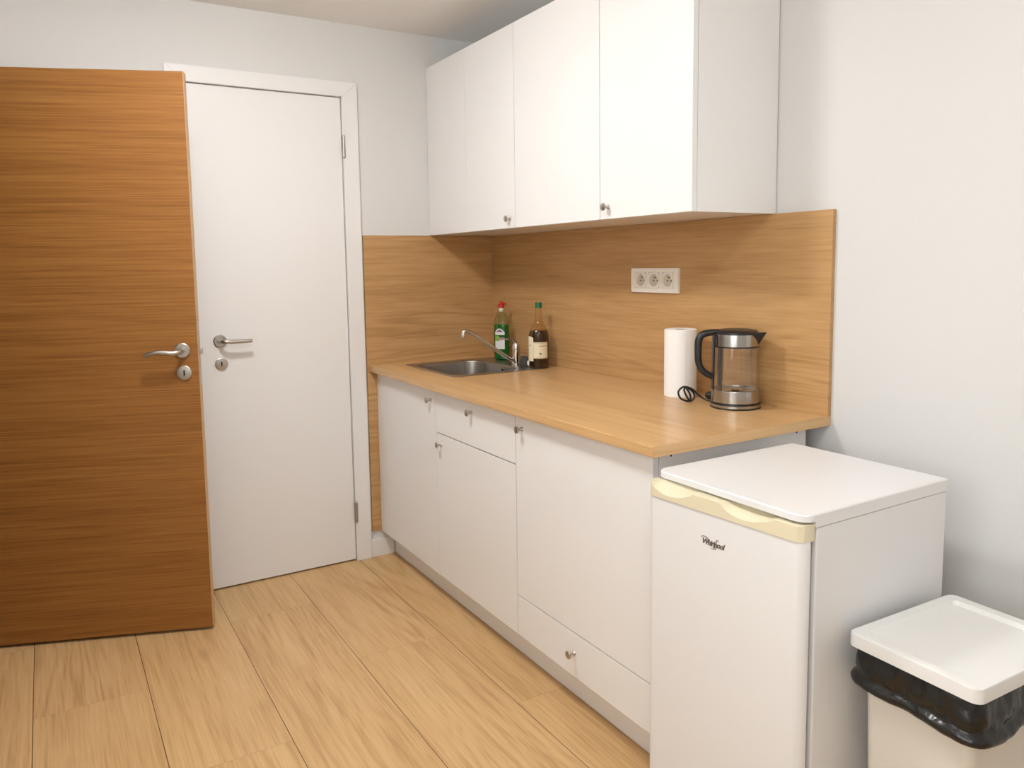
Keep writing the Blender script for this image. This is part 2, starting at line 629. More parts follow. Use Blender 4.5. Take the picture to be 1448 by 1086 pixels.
bm = NB()
box(bm, (DX1 + CW + 0.001, -0.010, 0), (-0.562, 0, 0.082), 0.002)
struct('baseboard_back', bm, DOORW, 'short white baseboard between door casing and plinth')
bm = NB()
box(bm, (LX + 0.001, -0.010, 0), (DX0 - CW - 0.001, 0, 0.082), 0.002)
struct('baseboard_corner', bm, DOORW, 'white baseboard left of the white door')
bm = NB()
box(bm, (RX - 0.010, FY, 0), (RX, -1.90, 0.082), 0.002)
struct('baseboard_right', bm, DOORW, 'white baseboard along the right wall')
bm = NB()
box(bm, (LX, FY, 0), (LX + 0.010, OY0 - 0.071, 0.082), 0.002)
struct('baseboard_left', bm, DOORW, 'white baseboard along the left wall')


# ------------------------------------------------------------------ lamp
def ceiling_lamp(x, y, r, strength, label):
    lamp = thing('ceiling_lamp', label, 'lamp', (x, y, ZC))
    bm = NB()
    lathe(bm, [(r - 0.01, 0.0), (r + 0.006, -0.004), (r + 0.006, -0.028), (r - 0.004, -0.030)], (x, y, ZC), n=40)
    obj('base_ring', bm, WHITEP, lamp)
    EM, nt, b = new_mat('lit_opal_glass')
    b.inputs['Base Color'].default_value = (0.9, 0.88, 0.85, 1)
    b.inputs['Emission Color'].default_value = (*LAMP_COLOR, 1)
    b.inputs['Emission Strength'].default_value = strength
    bm = NB()
    lathe(bm, [(r, -0.029), (r - 0.002, -0.05), (r * 0.9, -0.072), (r * 0.65, -0.088), (r * 0.3, -0.096), (0.0, -0.098)],
          (x, y, ZC), n=28)
    obj('glass_diffuser', bm, EM, lamp)


ceiling_lamp(-1.50, -1.18, 0.15, LAMP_STRENGTH, 'round opal ceiling lamp in front of the white door')
ceiling_lamp(-1.35, -2.85, 0.22, FILL_LAMP_STRENGTH, 'added wide round fill lamp on the ceiling above the viewer')  # unseen second lamp, added to brighten the near side


# ------------------------------------------------------------------ door furniture
def rose(bm, c, axis, r=0.026, t=0.009):
    lathe(bm, [(0.0, 0), (r, 0), (r, t * 0.75), (r - 0.003, t), (0.0, t)], c, axis, n=36, caps=False)


def key_rose(bm, c, axis, r=0.025, t=0.008):
    lathe(bm, [(0.0, 0), (r, 0), (r, t * 0.75), (r - 0.003, t), (0.0, t)], c, axis, n=36, caps=False)


# white door: a closed leaf in the back wall
d1 = thing('door_1', 'closed plain white door with steel lever handle', 'door', (DX0, 0, 0))
d1['kind'] = 'structure'
bm = NB()
box(bm, (DX0 + 0.003, -0.003, 0.007), (DX1 - 0.003, 0.036, DZ - 0.003), 0.0015)
obj('door_leaf', bm, DOORW, d1)
h = NB()
rose(h, (-1.302, -0.003, 1.052), (0, -1, 0))
hd = obj('rosette', h, NICKEL, d1, 'round satin steel handle rosette')
h = NB()
tube(h, [(-1.302, -0.010, 1.052), (-1.302, -0.030, 1.052), (-1.300, -0.046, 1.052), (-1.285, -0.055, 1.0515), (-1.255, -0.057, 1.050),
         (-1.212, -0.057, 1.050), (-1.184, -0.056, 1.051)], [0.0085, 0.0085, 0.009, 0.0085, 0.008], 16)
obj('handle', h, NICKEL, d1, 'satin steel lever handle')
h = NB()
key_rose(h, (-1.300, -0.003, 0.957), (0, -1, 0))
kr = obj('key_rosette', h, NICKEL, d1, 'round satin steel keyhole rosette')
h = NB()
box(h, (-1.3028, -0.0116, 0.948), (-1.2972, -0.0105, 0.967), 0.0005)
obj('keyhole', h, DARK, kr)
for z0, z1 in ((1.822, 1.915), (0.186, 0.278)):
    h = NB()
    zc = (z0 + z1) / 2
    lathe(h, [(0.004, z0 - 0.003), (0.0075, z0), (0.0075, zc - 0.001), (0.0068, zc), (0.0075, zc + 0.001), (0.0075, z1), (0.004, z1 + 0.003)],
          (DX1 + 0.001, -0.018, 0), n=16)
    box(h, (DX1 - 0.004, -0.014, z0), (DX1 + 0.006, 0.0, z1))
    obj('hinge', h, HINGE_M, d1, 'steel barrel hinge')

# oak door: open leaf, hinged on the left wall; local X runs from the hinge to the free edge
OA = math.radians(-20.56)
OL = 0.86
fx, fy = -1.4455, -0.3637
d2 = thing('door_2', 'open oak veneer door leaf standing in front of the white door', 'door',
           (fx - OL * math.cos(OA), fy - OL * math.sin(OA), 0), OA)
d2['kind'] = 'structure'
bm = NB()
box(bm, (0.0, 0.0, 0.012), (OL - 0.0015, 0.040, 2.0357), 0.0008)
obj('door_leaf', bm, DOORO, d2)
bm = NB()
box(bm, (OL - 0.0015, 0.0006, 0.012), (OL, 0.0394, 2.0357), 0.0004)
eb = obj('edge_band', bm, EDGEO, d2, 'light wood edge band')
bm = NB()
box(bm, (OL, 0.010, 0.93), (OL + 0.0012, 0.030, 1.16), 0.0004)
box(bm, (OL, 0.0135, 1.040), (OL + 0.012, 0.0265, 1.060), 0.002)
obj('lock_plate', bm, NICKEL, d2, 'steel lock plate in the door edge')
hx = OL - 0.0535
bm = NB()
rose(bm, (hx, 0.0, 1.057), (0, -1, 0), 0.027)
obj('rosette', bm, NICKEL, d2, 'round satin steel handle rosette')
bm = NB()
tube(bm, [(hx, -0.006, 1.057), (hx, -0.030, 1.057), (hx - 0.004, -0.046, 1.056), (hx - 0.020, -0.055, 1.053), (hx - 0.050, -0.058, 1.056),
          (hx - 0.075, -0.058, 1.0575), (hx - 0.098, -0.056, 1.053), (hx - 0.116, -0.053, 1.045)], [0.009, 0.009, 0.0095, 0.009, 0.0085, 0.008], 16)
obj('handle', bm, NICKEL, d2, 'curved satin steel lever handle')
bm = NB()
key_rose(bm, (hx + 0.003, 0.0, 0.976), (0, -1, 0), 0.026)
kr = obj('key_rosette', bm, NICKEL, d2, 'round satin steel keyhole rosette')
bm = NB()
box(bm, (hx + 0.0002, -0.0086, 0.966), (hx + 0.0058, -0.0075, 0.986), 0.0005)
obj('keyhole', bm, DARK, kr)
for z0 in (0.22, 1.72):
    bm = NB()
    lathe(bm, [(0.0075, z0), (0.0075, z0 + 0.09)], (0.0, 0.046, 0), n=14)
    obj('hinge', bm, HINGE_M, d2)

# ------------------------------------------------------------------ wood panels and worktop
bm = NB()
box(bm, (-0.6684, -0.0105, 0.123), (0.0, -0.0005, 1.4863), 0.0006)
sp1 = obj('backsplash_panel', bm, SPL_X)
tag(sp1, 'oak laminate panel on the far wall beside the white door, behind the sink', 'backsplash', 'oak backsplash panels')
bm = NB()
box(bm, (0.0, -1.902, 0.90), (RX, -0.010, 1.4863), 0.0006)
sp2 = obj('backsplash_panel', bm, SPL_Y)
tag(sp2, 'long oak laminate panel with the sockets, behind the kettle', 'backsplash', 'oak backsplash panels')

WX, WL, WT = -0.659, -1.9015, 0.0285
bx0, bx1, by0, by1 = -0.50, -0.085, -0.565, -0.105     # sink cut-out
bm = NB()
xs = [WX, bx0, bx1, RX - 0.001]
ys = [WL, by0, by1, -0.0105]
G = {}
for zi, z in enumerate((0.90 - WT, 0.90)):
    for i, x in enumerate(xs):
        for j, y in enumerate(ys):
            G[i, j, zi] = bm.verts.new((x, y, z))
for zi in (0, 1):
    for i in range(3):
        for j in range(3):
            if (i, j) != (1, 1):
                bm.faces.new((G[i, j, zi], G[i + 1, j, zi], G[i + 1, j + 1, zi], G[i, j + 1, zi]))


def side(a, b):
    bm.faces.new((G[a[0], a[1], 0], G[b[0], b[1], 0], G[b[0], b[1], 1], G[a[0], a[1], 1]))


for k in range(3):
    side((k, 0), (k + 1, 0))
    side((k, 3), (k + 1, 3))
    side((0, k), (0, k + 1))
    side((3, k), (3, k + 1))
for a, b in (((1, 1), (2, 1)), ((2, 1), (2, 2)), ((2, 2), (1, 2)), ((1, 2), (1, 1))):
    side(a, b)
be = [e for e in bm.edges if all((abs(v.co.x - WX) < 1e-5) for v in e.verts) and len(e.link_faces) == 2 and abs(e.verts[0].co.z - e.verts[1].co.z) < 1e-5]
bmesh.ops.bevel(bm, geom=be, offset=0.0025, segments=3, affect='EDGES')
wt = obj('worktop', bm, TOPW)
bm = NB()
box(bm, (WX + 0.001, WL - 0.0008, 0.9002 - WT), (RX - 0.0012, WL - 0.0001, 0.8998))
ROOT[wt.name] = Vector((0, 0, 0))
obj('edge_band', bm, TOPX, wt)
tag(wt, 'oak laminate worktop over the white base cabinets', 'worktop')


# ------------------------------------------------------------------ cabinets
def knob(bm, x, y, z):
    lathe(bm, [(0.0, 0.0), (0.0075, 0.0), (0.0070, 0.002), (0.0042, 0.005), (0.0036, 0.012), (0.0050, 0.0165),
               (0.0105, 0.0185), (0.0122, 0.0215), (0.0112, 0.0245), (0.006, 0.0262), (0.0, 0.0265)], (x, y, z), (-1, 0, 0), n=24, caps=False)


FX = -0.625
CB = 0.1227        # underside of the base fronts
CT = 0.90 - WT     # carcass top
PT = 0.018


def open_carcass(bm, y0, y1, zt=CT, back=-0.02):
    box(bm, (-0.604, y0, CB), (back, y0 + PT, zt), 0.0006)
    box(bm, (-0.604, y1 - PT, CB), (back, y1, zt), 0.0006)
    box(bm, (-0.604, y0 + PT, CB), (back, y1 - PT, CB + PT))
    box(bm, (back - 0.006, y0 + PT, CB + PT), (back, y1 - PT, zt))


def front(bm, y0, y1, z0, z1):
    box(bm, (FX, y0, z0), (FX + 0.0185, y1, z1), 0.0009)


Y = [-0.013, -0.628, -1.2117, -1.865]
ZT = CT - 0.004
# cabinet with one door under the sink
c1 = thing('base_cabinet', 'white base cabinet with one tall door below the sink, next to the white door', 'cabinet', (-0.3, -0.32, CB), group='base cabinets under the worktop')
bm = NB(); open_carcass(bm, Y[1] + 0.0005, Y[0]); obj('carcass', bm, WHITE, c1)
bm = NB(); front(bm, Y[1] + 0.0012, Y[0], CB, ZT); d = obj('door', bm, WHITE, c1)
bm = NB(); knob(bm, FX, -0.582, 0.821); obj('knob', bm, NICKEL, d, 'satin nickel knob')
# middle cabinet: drawer over door
c2 = thing('base_cabinet', 'white middle base cabinet with a drawer above a door', 'cabinet', (-0.3, -0.92, CB), group='base cabinets under the worktop')
bm = NB(); open_carcass(bm, Y[2] + 0.0005, Y[1] - 0.0005); obj('carcass', bm, WHITE, c2)
bm = NB(); front(bm, Y[2] + 0.0016, Y[1] - 0.0012, 0.7008, ZT); d = obj('drawer', bm, WHITE, c2)
bm = NB(); knob(bm, FX, -0.916, 0.823); obj('knob', bm, NICKEL, d, 'satin nickel knob')
bm = NB(); front(bm, Y[2] + 0.0016, Y[1] - 0.0012, CB, 0.6968); d = obj('door', bm, WHITE, c2)
bm = NB(); knob(bm, FX, -0.667, 0.658); obj('knob', bm, NICKEL, d, 'satin nickel knob')
# right cabinet: door over low drawer
c3 = thing('base_cabinet', 'white base cabinet beside the fridge with a door above a low drawer', 'cabinet', (-0.3, -1.54, CB), group='base cabinets under the worktop')
bm = NB(); open_carcass(bm, Y[3], Y[2] - 0.0005, back=-0.045); obj('carcass', bm, WHITE, c3)
bm = NB(); front(bm, Y[3], Y[2] - 0.0016, 0.2609, ZT); d = obj('door', bm, WHITE, c3)
bm = NB(); knob(bm, FX, -1.251, 0.823); obj('knob', bm, NICKEL, d, 'satin nickel knob')
bm = NB(); front(bm, Y[3], Y[2] - 0.0016, CB, 0.2573); d = obj('drawer', bm, WHITE, c3)
bm = NB(); knob(bm, FX, -1.526, 0.196); obj('knob', bm, NICKEL, d, 'satin nickel knob')
for xx in (-0.565, -0.085):
    bm = NB()
    lathe(bm, [(0.0, 0), (0.0030, 0), (0.0030, 0.0006), (0.0, 0.0006)], (xx, Y[3], 0.857), (0, -1, 0), n=16, caps=False)
    obj('screw_hole', bm, DARK, c3)
bm = NB()
box(bm, (-0.5582, Y[3] + 0.0, 0.002), (-0.542, -0.0105, CB - 0.001), 0.0008)
pl = obj('plinth', bm, WHITE)
tag(pl, 'white plinth board running under the base cabinets', 'plinth')

UX, UZ0, UZ1 = -0.3366, 1.4868, 2.2468
UY = [-0.003, -0.3769, -0.7648, -1.285, -1.698]


def upper(label, y0, y1, doors, knobs, end=False):
    c = thing('wall_cabinet', label, 'cabinet', (-0.17, (y0 + y1) / 2, UZ0), group='wall cabinets above the backsplash')
    bm = NB()
    box(bm, (UX + 0.021, y1 + 0.0005, UZ0), (RX - 0.004, y0 - 0.0005, UZ1), 0.0008)
    obj('carcass', bm, WHITE, c)
    for i, (a, b) in enumerate(doors):
        bm = NB()
        box(bm, (UX, b, UZ0 + 0.0005), (UX + 0.0185, a, UZ1), 0.0009)
        d = obj('door', bm, WHITE, c)
        for kd, ky, kz in knobs:
            if kd == i:
                k = NB()
                knob(k, UX, ky, kz)
                obj('knob', k, NICKEL, d, 'satin nickel knob')
    return c


upper('white double-door wall cabinet in the corner above the sink', UY[0], UY[2],
      [(UY[0], UY[1] + 0.0006), (UY[1] - 0.0006, UY[2] + 0.0014)], [(1, -0.728, 1.523)])
upper('white single-door wall cabinet in the middle, without a knob', UY[2], UY[3], [(UY[2] - 0.0014, UY[3] + 0.0014)], [])
upper('white single-door wall cabinet at the near end with a knob at its lower left', UY[3], UY[4],
      [(UY[3] - 0.0014, UY[4])], [(0, -1.329, 1.525)])


# ------------------------------------------------------------------ sink and tap
SX, SY = -0.292, -0.335
snk = thing('sink', 'inset stainless steel sink with a rounded bowl in the worktop corner', 'sink', (SX, SY, 0.9))
bm = NB()
FW, FH = 0.462, 0.500          # flange
bw, bh, bcx, bcy = 0.335, 0.40, -0.335, -0.335
k = 8
loops = [rrect(SX, SY, FW, FH, 0.030, 0.9003, k), rrect(SX, SY, FW - 0.004, FH - 0.004, 0.029, 0.9022, k),
         rrect(SX, SY, FW - 0.012, FH - 0.012, 0.027, 0.9026, k),
         rrect(bcx, bcy, bw + 0.014, bh + 0.014, 0.082, 0.9016, k), rrect(bcx, bcy, bw + 0.004, bh + 0.004, 0.078, 0.8985, k),
         rrect(bcx, bcy, bw, bh, 0.075, 0.892, k),
         rrect(bcx, bcy, bw - 0.012, bh - 0.012, 0.072, 0.775, k), rrect(bcx, bcy, bw - 0.022, bh - 0.022, 0.07, 0.757, k),
         rrect(bcx, bcy, bw - 0.05, bh - 0.05, 0.06, 0.747, k), rrect(bcx, bcy, 0.10, 0.10, 0.05, 0.744, k)]
loft(bm, loops, cap0=False, cap1=True)
obj('basin', bm, SINKM, snk)
bm = NB()
lathe(bm, [(0.0, 0.7443), (0.030, 0.7443), (0.040, 0.7458), (0.044, 0.7446), (0.044, 0.742)], (bcx, bcy, 0), n=28, caps=False)
obj('drain', bm, CHROME, snk)
bm = NB()
lathe(bm, [(0.0, 0), (0.007, 0), (0.009, 0.0015), (0.010, 0.0)], (-0.1775, bcy - 0.05, 0.878), (-1, 0, 0), n=20, caps=False)
obj('overflow_hole', bm, DARK, snk)

tap = thing('tap', 'chrome mixer tap with a long swan spout on the sink rim', 'tap', (-0.105, -0.385, 0.9026))
tx, ty = -0.105, -0.385
bm = NB()
lathe(bm, [(0.0, 0.9026), (0.024, 0.9026), (0.024, 0.907), (0.0195, 0.910), (0.0185, 0.955), (0.0190, 0.975), (0.0175, 0.988),
           (0.011, 0.997), (0.0, 0.999)], (tx, ty, 0), n=32, caps=False)
obj('body', bm, CHROME, tap)
bm = NB()
tube(bm, [(tx + 0.004, ty, 0.985), (tx - 0.004, ty, 1.002), (tx - 0.022, ty + 0.001, 1.012), (tx - 0.045, ty + 0.002, 1.016), (tx - 0.068, ty + 0.003, 1.019)],
     [0.014, 0.011, 0.0075, 0.006, 0.005], 14, flat=0.62)
obj('lever', bm, CHROME, tap)
bm = NB()
tube(bm, [(tx - 0.012, ty + 0.002, 0.918), (tx - 0.040, ty + 0.006, 0.931), (tx - 0.100, ty + 0.015, 0.974), (tx - 0.165, ty + 0.024, 1.022),
          (tx - 0.205, ty + 0.030, 1.050), (tx - 0.225, ty + 0.033, 1.059), (tx - 0.241, ty + 0.035, 1.060), (tx - 0.248, ty + 0.036, 1.054)],
     [0.0095, 0.0085, 0.008, 0.008, 0.008], 14)
spt = obj('spout', bm, CHROME, tap)
bm = NB()
lathe(bm, [(0.0, -0.022), (0.0085, -0.022), (0.0105, -0.018), (0.0105, -0.004), (0.008, 0.004), (0.0, 0.005)], (tx - 0.247, ty + 0.036, 1.054), n=20, caps=False)
obj('aerator', bm, CHROME, spt)

# scourer with a white grip standing on the sink rim
sc = thing('scourer', 'dark grey scourer with a small white grip beside the tap', 'scourer', (-0.118, -0.470, 0.9027))
bm = NB()
M = Matrix.Translation((-0.124, -0.480, 0)) @ Matrix.Rotation(math.radians(-30), 4, 'Z')
L = []
for z, w, dpt in ((0.9030, 0.036, 0.024), (0.915, 0.040, 0.027), (0.938, 0.036, 0.026), (0.947, 0.030, 0.020)):
    L.append([M @ p for p in rrect(0, 0, w, dpt, 0.007, z, 4)])
loft(bm, L)
obj('pad', bm, SPONGE, sc)
bm = NB()
lathe(bm, [(0.0, -0.006), (0.008, -0.005), (0.0135, 0.002), (0.015, 0.010), (0.012, 0.018), (0.0, 0.021)], M @ Vector((0.019, -0.020, 0.919)), (0.75, -0.66, 0.05), n=24, caps=False)
obj('grip', bm, WHITEP, sc, 'white round grip')


# ------------------------------------------------------------------ bottles
def patch(bm, cx, cy, rx, ry, a0, a1, z0, z1, n=14, off=0.0006, rot=0.0, top=None, mat=0):
    """curved label on an (elliptic) cylinder, angles in degrees measured in the bottle's own frame"""
    cr, sr = math.cos(rot), math.sin(rot)
    A, B, A2, B2 = [], [], [], []
    for i in range(n + 1):
        t = i / n
        a = math.radians(a0 + (a1 - a0) * t)
        zt = top(t) if top else z1
        for lst, zz, o in ((A, z0, off), (B, zt, off), (A2, z0, 0.0), (B2, zt, 0.0)):
            x, y = (rx + o) * math.cos(a), (ry + o) * math.sin(a)
            lst.append(bm.verts.new((cx + x * cr - y * sr, cy + x * sr + y * cr, zz)))
    bridge(bm, A, B, mat, closed=False)
    bridge(bm, A2, A, mat, closed=False)
    bridge(bm, B, B2, mat, closed=False)


def ovals(bm, prof, cx, cy, rot, n=36):
    """prof: (rx, ry, z)"""
    cr, sr = math.cos(rot), math.sin(rot)
    Ls = []
    for rx, ry, z in prof:
        Ls.append([Vector((cx + rx * math.cos(t) * cr - ry * math.sin(t) * sr, cy + rx * math.cos(t) * sr + ry * math.sin(t) * cr, z))
                   for t in (2 * PI * q / n for q in range(n))])
    loft(bm, Ls)


ZS = 0.9029
VIEW = math.atan2(-(0.858872), -(0.502281))       # azimuth from the counter towards the room's viewer
gx, gy, grot = -0.078, -0.215, VIEW + math.radians(62)
gb = thing('dish_soap_bottle', 'green washing-up liquid bottle with a red cap in the corner behind the tap', 'bottle', (gx, gy, ZS))
bm = NB()
P = [(0.030, 0.020, ZS + 0.0010), (0.037, 0.0255, ZS + 0.0055), (0.0385, 0.027, ZS + 0.03), (0.0385, 0.027, ZS + 0.13), (0.0380, 0.0265, ZS + 0.166)]
ovals(bm, [(a - 0.001, b - 0.001, z) for a, b, z in P], gx, gy, grot)
obj('liquid', bm, GREENL, gb, 'green washing-up liquid')
bm = NB()
P2 = [(a, b, z - 0.001) for a, b, z in P] + [(0.0360, 0.0255, ZS + 0.185), (0.030, 0.022, ZS + 0.205), (0.020, 0.017, ZS + 0.220), (0.0115, 0.0115, ZS + 0.228), (0.0105, 0.0105, ZS + 0.234)]
ovals(bm, P2, gx, gy, grot)
obj('body', bm, GLASSG, gb)
bm = NB()
lathe(bm, [(0.0105, 0.226), (0.0105, 0.243), (0.009, 0.245)], (gx, gy, ZS), n=24)
obj('neck', bm, WHITEP, gb)
bm = NB()
lathe(bm, [(0.013, 0.243), (0.0150, 0.2445), (0.0150, 0.258), (0.012, 0.262), (0.008, 0.263), (0.0078, 0.271), (0.005, 0.273), (0.0, 0.2735)], (gx, gy, ZS), n=28)
tube(bm, [(gx + 0.006, gy - 0.004, ZS + 0.262), (gx + 0.013, gy - 0.009, ZS + 0.263), (gx + 0.018, gy - 0.012, ZS + 0.258)], [0.005, 0.0045], 10)
obj('cap', bm, REDC, gb, 'red flip cap')
# labels face the viewer; local angle of the view in the bottle's frame
va = math.degrees(VIEW - grot)
bm = NB()
patch(bm, gx, gy, 0.0385, 0.027, va - 62, va + 14, ZS + 0.052, ZS + 0.105, rot=grot)
patch(bm, gx, gy, 0.0385, 0.027, va - 62, va + 14, ZS + 0.118, ZS + 0.130, rot=grot, top=lambda t: ZS + 0.131 + 0.017 * math.sin(PI * min(1, t * 1.0)))
lb = obj('label', bm, LABELW, gb, 'white printed label')
bm = NB()
patch(bm, gx, gy, 0.0385, 0.027, va - 61, va - 26, ZS + 0.090, ZS + 0.1145, rot=grot, off=0.0011)
obj('label_leaf', bm, LABELG, lb)
bm = NB()
patch(bm, gx, gy, 0.0385, 0.027, va - 48, va + 0, ZS + 0.1315, ZS + 0.136, rot=grot, off=0.0011, top=lambda t: ZS + 0.133 + 0.009 * math.sin(PI * t))
obj('label_emblem', bm, LABELP, lb)
bm = NB()
patch(bm, gx, gy, 0.0385, 0.027, va - 30, va - 2, ZS + 0.094, ZS + 0.101, rot=grot, off=0.0011, top=lambda t: ZS + 0.098 + 0.008 * math.sin(PI * t))
obj('label_flower', bm, LABELR, lb)
bm = NB()
patch(bm, gx, gy, 0.0385, 0.027, va - 36, va - 20, ZS + 0.1335, ZS + 0.137, rot=grot, off=0.0016)
obj('label_stripe', bm, LABELR, lb)

vx, vy = -0.089, -0.545
vb = thing('vinegar_bottle', 'dark brown bottle with a cream label and green cap on the sink edge', 'bottle', (vx, vy, ZS))
bm = NB()
P = [(0.0405, 0.0012), (0.0425, 0.005), (0.0428, 0.03), (0.0428, 0.135), (0.0405, 0.150), (0.0365, 0.160)]
lathe(bm, [(a - 0.0005, z) for a, z in P], (vx, vy, ZS), n=40)
obj('liquid', bm, BROWNL, vb, 'dark brown liquid')
bm = NB()
lathe(bm, [(0.041, 0.0), (0.0437, 0.004), (0.0440, 0.03), (0.0440, 0.137), (0.0420, 0.150), (0.036, 0.164), (0.026, 0.182), (0.0175, 0.198),
           (0.0140, 0.214), (0.0130, 0.235), (0.0130, 0.262)], (vx, vy, ZS), n=40)
obj('body', bm, GLASSA, vb)
bm = NB()
lathe(bm, [(0.0142, 0.256), (0.0146, 0.257), (0.0146, 0.278), (0.0135, 0.280), (0.0, 0.2805)], (vx, vy, ZS), n=28)
obj('cap', bm, GREENC, vb, 'green screw cap')
va = math.degrees(VIEW)
bm = NB()
patch(bm, vx, vy, 0.0440, 0.0440, va - 34, va + 52, ZS + 0.042, ZS + 0.112)
lb = obj('label', bm, CREAML, vb, 'cream printed label')
bm = NB()
patch(bm, vx, vy, 0.0440, 0.0440, va - 84, va - 35, ZS + 0.030, ZS + 0.136, top=lambda t: ZS + 0.124 + 0.013 * math.sin(PI * (0.25 + 0.6 * t)))
obj('side_label', bm, CREAML, vb, 'tall cream side label')
for a0, a1, z0, z1 in ((-2, 48, .094, .0975), (-30, 50, .108, .1095), (-30, 50, .0445, .046)):
    bm = NB()
    patch(bm, vx, vy, 0.0440, 0.0440, va + a0, va + a1, ZS + z0, ZS + z1, off=0.0011)
    obj('label_band', bm, GOLDL, lb)
for a0, a1, z0, z1 in ((1, 7, .0605, .067), (7, 14, .060, .063), (-62, -56, .095, .101)):
    bm = NB()
    patch(bm, vx, vy, 0.0440, 0.0440, va + a0, va + a1, ZS + z0, ZS + z1, 4, off=0.0013)
    obj('label_mark', bm, DARK, lb)


# ------------------------------------------------------------------ socket strip
so = thing('socket_strip', 'white triple wall socket on the oak panel', 'socket', (0, -1.181, 1.281))
x0 = -0.010
zc, yc = 1.281, -1.181
fw2, fh2 = 0.1245, 0.044
centers = [yc + 0.071, yc, yc - 0.071]
bm = NB()
# frame plate as one slab with slightly raised rim
ys = [yc - fw2]
for c_ in sorted(centers):
    ys += [c_ - 0.0284, c_ + 0.0284]
ys.append(yc + fw2)
zs = [zc - fh2, zc - 0.0284, zc + 0.0284, zc + fh2]
VG = {}
for xi, x_ in enumerate((x0, -0.0005)):
    for iy, y_ in enumerate(ys):
        for iz, z_ in enumerate(zs):
            VG[xi, iy, iz] = bm.verts.new((x_, y_, z_))
hole = lambda iy, iz: iz == 1 and iy % 2 == 1
for iy in range(7):
    for iz in range(3):
        if hole(iy, iz):
            for a_, b_ in (((iy, iz), (iy + 1, iz)), ((iy + 1, iz), (iy + 1, iz + 1)), ((iy + 1, iz + 1), (iy, iz + 1)), ((iy, iz + 1), (iy, iz))):
                bm.faces.new((VG[0, a_[0], a_[1]], VG[0, b_[0], b_[1]], VG[1, b_[0], b_[1]], VG[1, a_[0], a_[1]]))
            bm.faces.new((VG[1, iy, iz], VG[1, iy + 1, iz], VG[1, iy + 1, iz + 1], VG[1, iy, iz + 1]))
        else:
            for xi in (0, 1):
                bm.faces.new((VG[xi, iy, iz], VG[xi, iy + 1, iz], VG[xi, iy + 1, iz + 1], VG[xi, iy, iz + 1]))
for iy in range(7):
    for iz in (0, 3):
        bm.faces.new((VG[0, iy, iz], VG[0, iy + 1, iz], VG[1, iy + 1, iz], VG[1, iy, iz]))
for iz in range(3):
    for iy in (0, 7):
        bm.faces.new((VG[0, iy, iz], VG[0, iy, iz + 1], VG[1, iy, iz + 1], VG[1, iy, iz]))
oe = [e for e in bm.edges if all(abs(v.co.x - x0) < 1e-6 for v in e.verts) and
      (all(abs(abs(v.co.y - yc) - fw2) < 1e-6 for v in e.verts) or all(abs(abs(v.co.z - zc) - fh2) < 1e-6 for v in e.verts))]
bmesh.ops.bevel(bm, geom=oe, offset=0.002, segments=2, affect='EDGES')
obj('frame', bm, SOCKW, so)


def plate_hole(bm, c, hw, x_front, x_back, r, depth, n=40):
    cy, cz = c
    outer, outer_b, inner, inner_b = [], [], [], []
    for q in range(n):
        a = 2 * PI * (q + 0.5) / n
        ca, sa = math.cos(a), math.sin(a)
        s = hw / max(abs(ca), abs(sa))
        outer.append(bm.verts.new((x_front, cy + ca * s, cz + sa * s)))
        outer_b.append(bm.verts.new((x_back, cy + ca * s, cz + sa * s)))
        inner.append(bm.verts.new((x_front, cy + ca * r, cz + sa * r)))
        inner_b.append(bm.verts.new((x_front + depth, cy + ca * r, cz + sa * r)))
    bridge(bm, outer_b, outer)
    bridge(bm, outer, inner)
    bridge(bm, inner, inner_b)
    cap(bm, inner_b)


for cy in centers:
    bm = NB()
    plate_hole(bm, (cy, zc), 0.0275, x0 - 0.0012, -0.0008, 0.0222, 0.0102)
    s = obj('socket', bm, SOCKW, so)
    bm = NB()
    lathe(bm, [(0.0, 0.0), (0.0220, 0.0), (0.0220, 0.0003), (0.0, 0.0003)], (-0.0010, cy, zc), (-1, 0, 0), n=32, caps=False)
    obj('well_floor', bm, SOCKC, s, 'socket recess with its shade in the beige colour')
    bm = NB()
    for dy in (-0.0095, 0.0095):
        lathe(bm, [(0.0, 0), (0.0028, 0), (0.0028, 0.0004), (0.0, 0.0004)], (-0.0014, cy + dy, zc - 0.001), (-1, 0, 0), n=14, caps=False)
    obj('pin_hole', bm, DARK, s)
    bm = NB()
    lathe(bm, [(0.0024, 0.0), (0.0024, 0.008), (0.0012, 0.010)], (-0.0012, cy, zc + 0.0105), (-1, 0, 0), n=14)
    obj('earth_pin', bm, NICKEL, s)

# ------------------------------------------------------------------ paper towel roll
px, py = -0.092, -1.405
pt = thing('paper_towel_roll', 'white paper towel roll standing beside the kettle', 'paper towel', (px, py, 0.9))
bm = NB()
N = 72
seam_a = VIEW + math.radians(3)
z0, z1 = 0.9005, 1.124
prof = [(0.0205, z0), (0.0515, z0), (0.0525, z0 + 0.0015), (0.0525, z1 - 0.002), (0.0512, z1), (0.0205, z1), (0.0205, z0)]
Ls = []
for q in range(N + 1):
    a = seam_a + 2 * PI * q / N
    gr = 0.0016 * (q / N)
    Ls.append([bm.verts.new((px + (r + (gr if r > 0.03 else 0)) * math.cos(a), py + (r + (gr if r > 0.03 else 0)) * math.sin(a), z)) for r, z in prof[:-1]])
for A, B in zip(Ls, Ls[1:]):
    bridge(bm, A, B)
bridge(bm, Ls[-1], [v for v in Ls[0]])
obj('paper', bm, PAPER, pt, angle=50)
bm = NB()
lathe(bm, [(0.0203, z0), (0.0203, z1 - 0.001), (0.0190, z1 - 0.001), (0.0190, z0)], (px, py, 0), n=32, caps=False)
obj('cardboard_tube', bm, CARD, pt)

